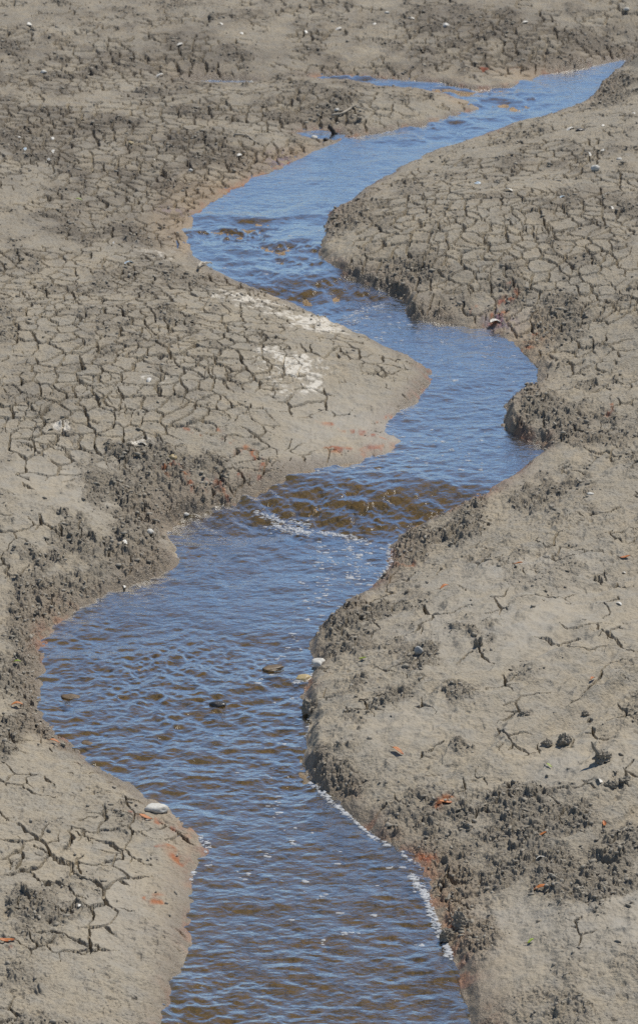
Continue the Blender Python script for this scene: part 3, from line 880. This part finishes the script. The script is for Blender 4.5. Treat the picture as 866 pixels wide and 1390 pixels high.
def twig(name, pts, r0, label, m, cat='driftwood twig', shoot=None, up=0.012, group='driftwood twigs on the mud'):
    P_ = [spot(*p) for p in pts]
    b_ = Vector(P_[0])
    path = []
    for i in range(len(P_) - 1):
        for k in range(4):
            t = k / 4
            q = Vector(P_[i]).lerp(Vector(P_[i + 1]), t)
            path.append(q - b_ + Vector((0, 0, up + .006 * math.sin(i * 2.1 + k))))
    path.append(Vector(P_[-1]) - b_ + Vector((0, 0, up)))
    n_ = len(path)
    v, f = tube(path, [r0 * (1 - .6 * i / (n_ - 1)) for i in range(n_)], 9, len(ITEMS))
    o = link_mesh(name, v, f, m); o.location = b_
    if shoot:
        i = int(n_ * shoot)
        s0 = path[i]
        v, f = tube([s0, s0 + Vector((.03, .02, .012)), s0 + Vector((.07, .03, .03))], [r0 * .5, r0 * .4, r0 * .2], 7, 3)
        link_mesh('side_shoot', v, f, m, o)
    tag(o, label, cat, group)
    return o


twig('twig', [(450,160),(465,157),(480,153),(496,152)], .013, 'bleached stick lying on the spit above the upper stream', M_WOOD, shoot=.55, up=.018)
twig('twig', [(270,369),(273,363),(280,361),(288,363)], .011, 'thin pale curved twig on the crest beside the upper stream', M_WOOD, up=.03)
twig('twig', [(318,184),(335,189),(352,195)], .010, 'long pale straw lying on the flat behind the upper bend', M_WOOD, up=.008)
twig('root', [(487,952),(496,951),(506,947),(515,945),(523,943),(528,946),(529,951)], .0035, 'thin dark hooked root lying on smooth mud of the right bank', M_ROOT, 'root', up=.004, group='thin dark roots on the mud')

sx_, sy_, sz_ = spot(452, 186)
v_, f_ = tube([(.03, 0, -.03), (.02, 0, .03), (0, 0, .075), (-.035, 0, .12), (-.055, 0, .155), (-.05, 0, .172)], [.05, .042, .034, .030, .026, .014], 11, 2)
stump = link_mesh('driftwood_stump', v_, f_, M_DWOOD); stump.location = (sx_, sy_, sz_)
v_, f_ = tube([(.01, 0, .06), (.055, -.01, .05), (.09, -.015, .015)], [.022, .017, .008], 8, 5)
link_mesh('branch_stub', v_, f_, M_DWOOD, stump)
v_, f_ = tube([(-.03, 0, .115), (-.07, 0, .12), (-.085, 0, .135)], [.018, .013, .006], 8, 6)
link_mesh('branch_stub', v_, f_, M_DWOOD, stump)
stump.scale = (.55, .55, .62)
tag(stump, 'small black driftwood stump standing in the brown pocket at the stream head', 'driftwood')

# ------------------------------------------------------------------ crumbs of mud (countless): one object
dens = (rough ** 1.3) * sstep(.01, .06, sd) + .02 * crackm * land + .03 * land * np.clip(n2 + .4, 0, 1)
area = (half / half[40])[:, None].repeat(C, 1).ravel() * rs
inview = (np.abs(np.repeat(ucol[None, :], R, 0).ravel()) < 1.25) & (y > yr[0]) & (y < yr[-1])
pr = np.where(inview, dens * area, 0).astype(np.float64); pr /= pr.sum()
NCR = 26000
pick = rng.choice(len(pr), NCR, p=pr)
V0, F0 = ico(1)
V0 = V0.astype(F32)
size = (.0032 + .0105 * rng.random(NCR) ** 3.2).astype(F32) * (1 + .02 * (y[pick] - 12))
vs = V0[None] * (1 + .45 * (rng.random((NCR, len(V0), 1)).astype(F32) * 2 - 1))
vs = vs * np.stack([.6 + 1.1 * rng.random(NCR), .5 + .6 * rng.random(NCR), .25 + .55 * rng.random(NCR)], -1).astype(F32)[:, None, :] * size[:, None, None]
th = rng.random(NCR) * 6.283; tl = (rng.random(NCR) - .5) * 2.6
ct, st = np.cos(th)[:, None], np.sin(th)[:, None]; c2, s2 = np.cos(tl)[:, None], np.sin(tl)[:, None]
xa, ya, za = vs[..., 0], vs[..., 1] * c2 - vs[..., 2] * s2, vs[..., 1] * s2 + vs[..., 2] * c2
vs = np.stack([xa * ct - ya * st + x[pick][:, None], xa * st + ya * ct + y[pick][:, None], za + (z[pick] + size * .25)[:, None]], -1).astype(F32)
fs = (np.array(F0, np.int32)[None] + (np.arange(NCR, dtype=np.int32) * len(V0))[:, None, None]).reshape(-1, 3)


def tri_mesh(name, co, tri, m):
    me = bpy.data.meshes.new(name)
    me.vertices.add(co.size // 3); me.vertices.foreach_set('co', co.ravel())
    me.loops.add(tri.size); me.loops.foreach_set('vertex_index', tri.ravel())
    me.polygons.add(len(tri)); me.polygons.foreach_set('loop_start', np.arange(0, tri.size, 3, dtype=np.int32))
    me.update(calc_edges=True); me.materials.append(m)
    o = bpy.data.objects.new(name, me); COL.objects.link(o)
    return o


M_CRUMB = simple_mat('mud_crumb', (.27, .238, .186), (.33, .295, .235), 9, .75, .3, (.21, .18, .14))
crumbs = tri_mesh('mud_crumbs', vs, fs, M_CRUMB); crumbs['kind'] = 'stuff'; crumbs['label'] = 'loose grey mud crumbs strewn over the churned banks'

# ------------------------------------------------------------------ foam: one object
FOAM = [([(545,1160),(566,1178)], 10, .012), ([(560,1190),(568,1206),(575,1212),(580,1222)], 190, .017), ([(582,1230),(590,1250),(598,1266)], 190, .016), ([(597,1262),(606,1285),(612,1300)], 150, .014), ([(420,1060),(450,1090),(480,1114),(510,1140),(530,1150)], 260, .009),
        ([(272,1136),(282,1148),(278,1158)], 40, .012), ([(263,1182),(258,1196)], 26, .010), ([(345,697),(368,704)], 40, .012), ([(366,702),(392,716),(418,724)], 300, .034), ([(392,706),(420,708)], 50, .014), ([(432,722),(460,724),(487,730)], 120, .014), ([(480,727),(500,733)], 30, .014), ([(526,738),(531,765),(512,790)], 120, .016), ([(470,735),(490,765),(470,800)], 60, .03), ([(410,728),(450,760),(440,810)], 50, .04),
        ([(462,434),(480,426),(500,420),(516,414)], 90, .022), ([(470,440),(500,430)], 40, .03), ([(398,926),(430,915)], 60, .014), ([(414,935),(420,975),(416,1000)], 34, .008), ([(226,745),(240,762)], 16, .012)]
fp = []
for line, cnt, spread in FOAM:
    W_ = [water_point(*p) for p in line]
    seg = np.array([math.dist(W_[i], W_[i + 1]) for i in range(len(W_) - 1)]); cum = np.concatenate([[0], np.cumsum(seg)])
    for _ in range(cnt):
        t = rng.random() * cum[-1]; i = min(int(np.searchsorted(cum, t) - 1), len(seg) - 1); i = max(i, 0)
        q = (t - cum[i]) / seg[i]
        fp.append((W_[i][0] + (W_[i + 1][0] - W_[i][0]) * q + rng.normal() * spread * .6, W_[i][1] + (W_[i + 1][1] - W_[i][1]) * q + rng.normal() * spread * 1.2, .0016 + .0046 * rng.random() ** 2.5, 1.0 + .8 * rng.random()))
for zx0, zx1, zy0, zy1, cnt in [(400,520,740,850,75), (430,560,560,640,30), (560,700,460,520,30), (330,450,860,960,22), (280,590,1120,1290,34), (260,400,1000,1110,12), (470,540,735,800,40), (560,680,580,640,22), (300,440,300,380,14), (470,560,430,470,30)]:
    for _ in range(cnt):
        a_, b_ = water_point(rng.uniform(zx0, zx1), rng.uniform(zy0, zy1))
        n_ = 1 + int(3 * rng.random() ** 2)
        for j in range(n_):
            fp.append((a_ + rng.normal() * .008, b_ + rng.normal() * .012, .002 + .0045 * rng.random() ** 2, 1.0 + 1.6 * rng.random()))
fp = np.array(fp, F32)
k0 = signed_dist(fp[:, 0], fp[:, 1]) < .012
fp = fp[k0]
V1, F1 = ico(2); V1 = V1.astype(F32)
fz = []
for a_, b_, r_, e_ in fp:
    r = int(np.clip(np.searchsorted(yrow, b_) - 1, 0, R - 2)); c_ = int(np.clip(np.searchsorted(ucol, a_ / half[r]) - 1, 0, C - 2))
    fz.append(max(WZ[r, c_], Z[r, c_]))
fz = np.array(fz, F32)
vs = V1[None] * (1 + .2 * (rng.random((len(fp), len(V1), 1)).astype(F32) * 2 - 1))
sc_ = np.stack([fp[:, 2] * fp[:, 3] * 1.5, fp[:, 2] * 1.5, fp[:, 2] * .5], -1)
vs = vs * sc_[:, None, :] + np.stack([fp[:, 0], fp[:, 1], fz + .0005], -1)[:, None, :]
fs = (np.array(F1, np.int32)[None] + (np.arange(len(fp), dtype=np.int32) * len(V1))[:, None, None]).reshape(-1, 3)
M_FOAM = simple_mat('foam', (.74, .75, .76), (.62, .64, .66), 60, .45, .2)
fnt = M_FOAM.node_tree; fmx = N(fnt, 'ShaderNodeMixShader', Fac=.5); ftr = N(fnt, 'ShaderNodeBsdfTransparent')
fout = fnt.nodes['Material Output']; fnt.links.new(fnt.nodes['Principled BSDF'].outputs[0], fmx.inputs[1]); fnt.links.new(ftr.outputs[0], fmx.inputs[2]); fnt.links.new(fmx.outputs[0], fout.inputs['Surface'])
foam = tri_mesh('foam', vs.astype(F32), fs, M_FOAM); foam['kind'] = 'stuff'; foam['label'] = 'white foam flecks drifting on the stream and along its edges'
foam.data.polygons.foreach_set('use_smooth', [True] * len(foam.data.polygons))

# ------------------------------------------------------------------ light
SUN_EL, SUN_AZ = math.radians(58), math.radians(42)     # ahead of the viewer and a little to the right
world = bpy.data.worlds.new('World'); scene.world = world; world.use_nodes = True
wn = world.node_tree
sky = wn.nodes.new('ShaderNodeTexSky'); sky.sky_type = 'NISHITA'; sky.sun_disc = False
sky.sun_elevation = SUN_EL; sky.sun_rotation = SUN_AZ; sky.air_density = 1.0; sky.dust_density = 0.0; sky.ozone_density = 3.5
wn.links.new(sky.outputs[0], wn.nodes['Background'].inputs[0]); wn.nodes['Background'].inputs[1].default_value = .085
sl = bpy.data.lights.new('sun', 'SUN'); sl.energy = 4.1; sl.angle = math.radians(.53); sl.color = (1, .95, .86)
sun = bpy.data.objects.new('sun', sl); COL.objects.link(sun)
dirv = Vector((math.sin(SUN_AZ) * math.cos(SUN_EL), math.cos(SUN_AZ) * math.cos(SUN_EL), math.sin(SUN_EL)))
sun.rotation_euler = dirv.to_track_quat('Z', 'Y').to_euler(); sun.location = (0, 20, 30)

scene.cycles.use_denoising = False
scene.cycles.sample_clamp_direct = 4.0
scene.cycles.sample_clamp_indirect = 3.0
scene.view_settings.view_transform = 'Standard'; scene.view_settings.look = 'None'
scene.view_settings.exposure = 0; scene.view_settings.gamma = 1; scene.view_settings.use_curve_mapping = False
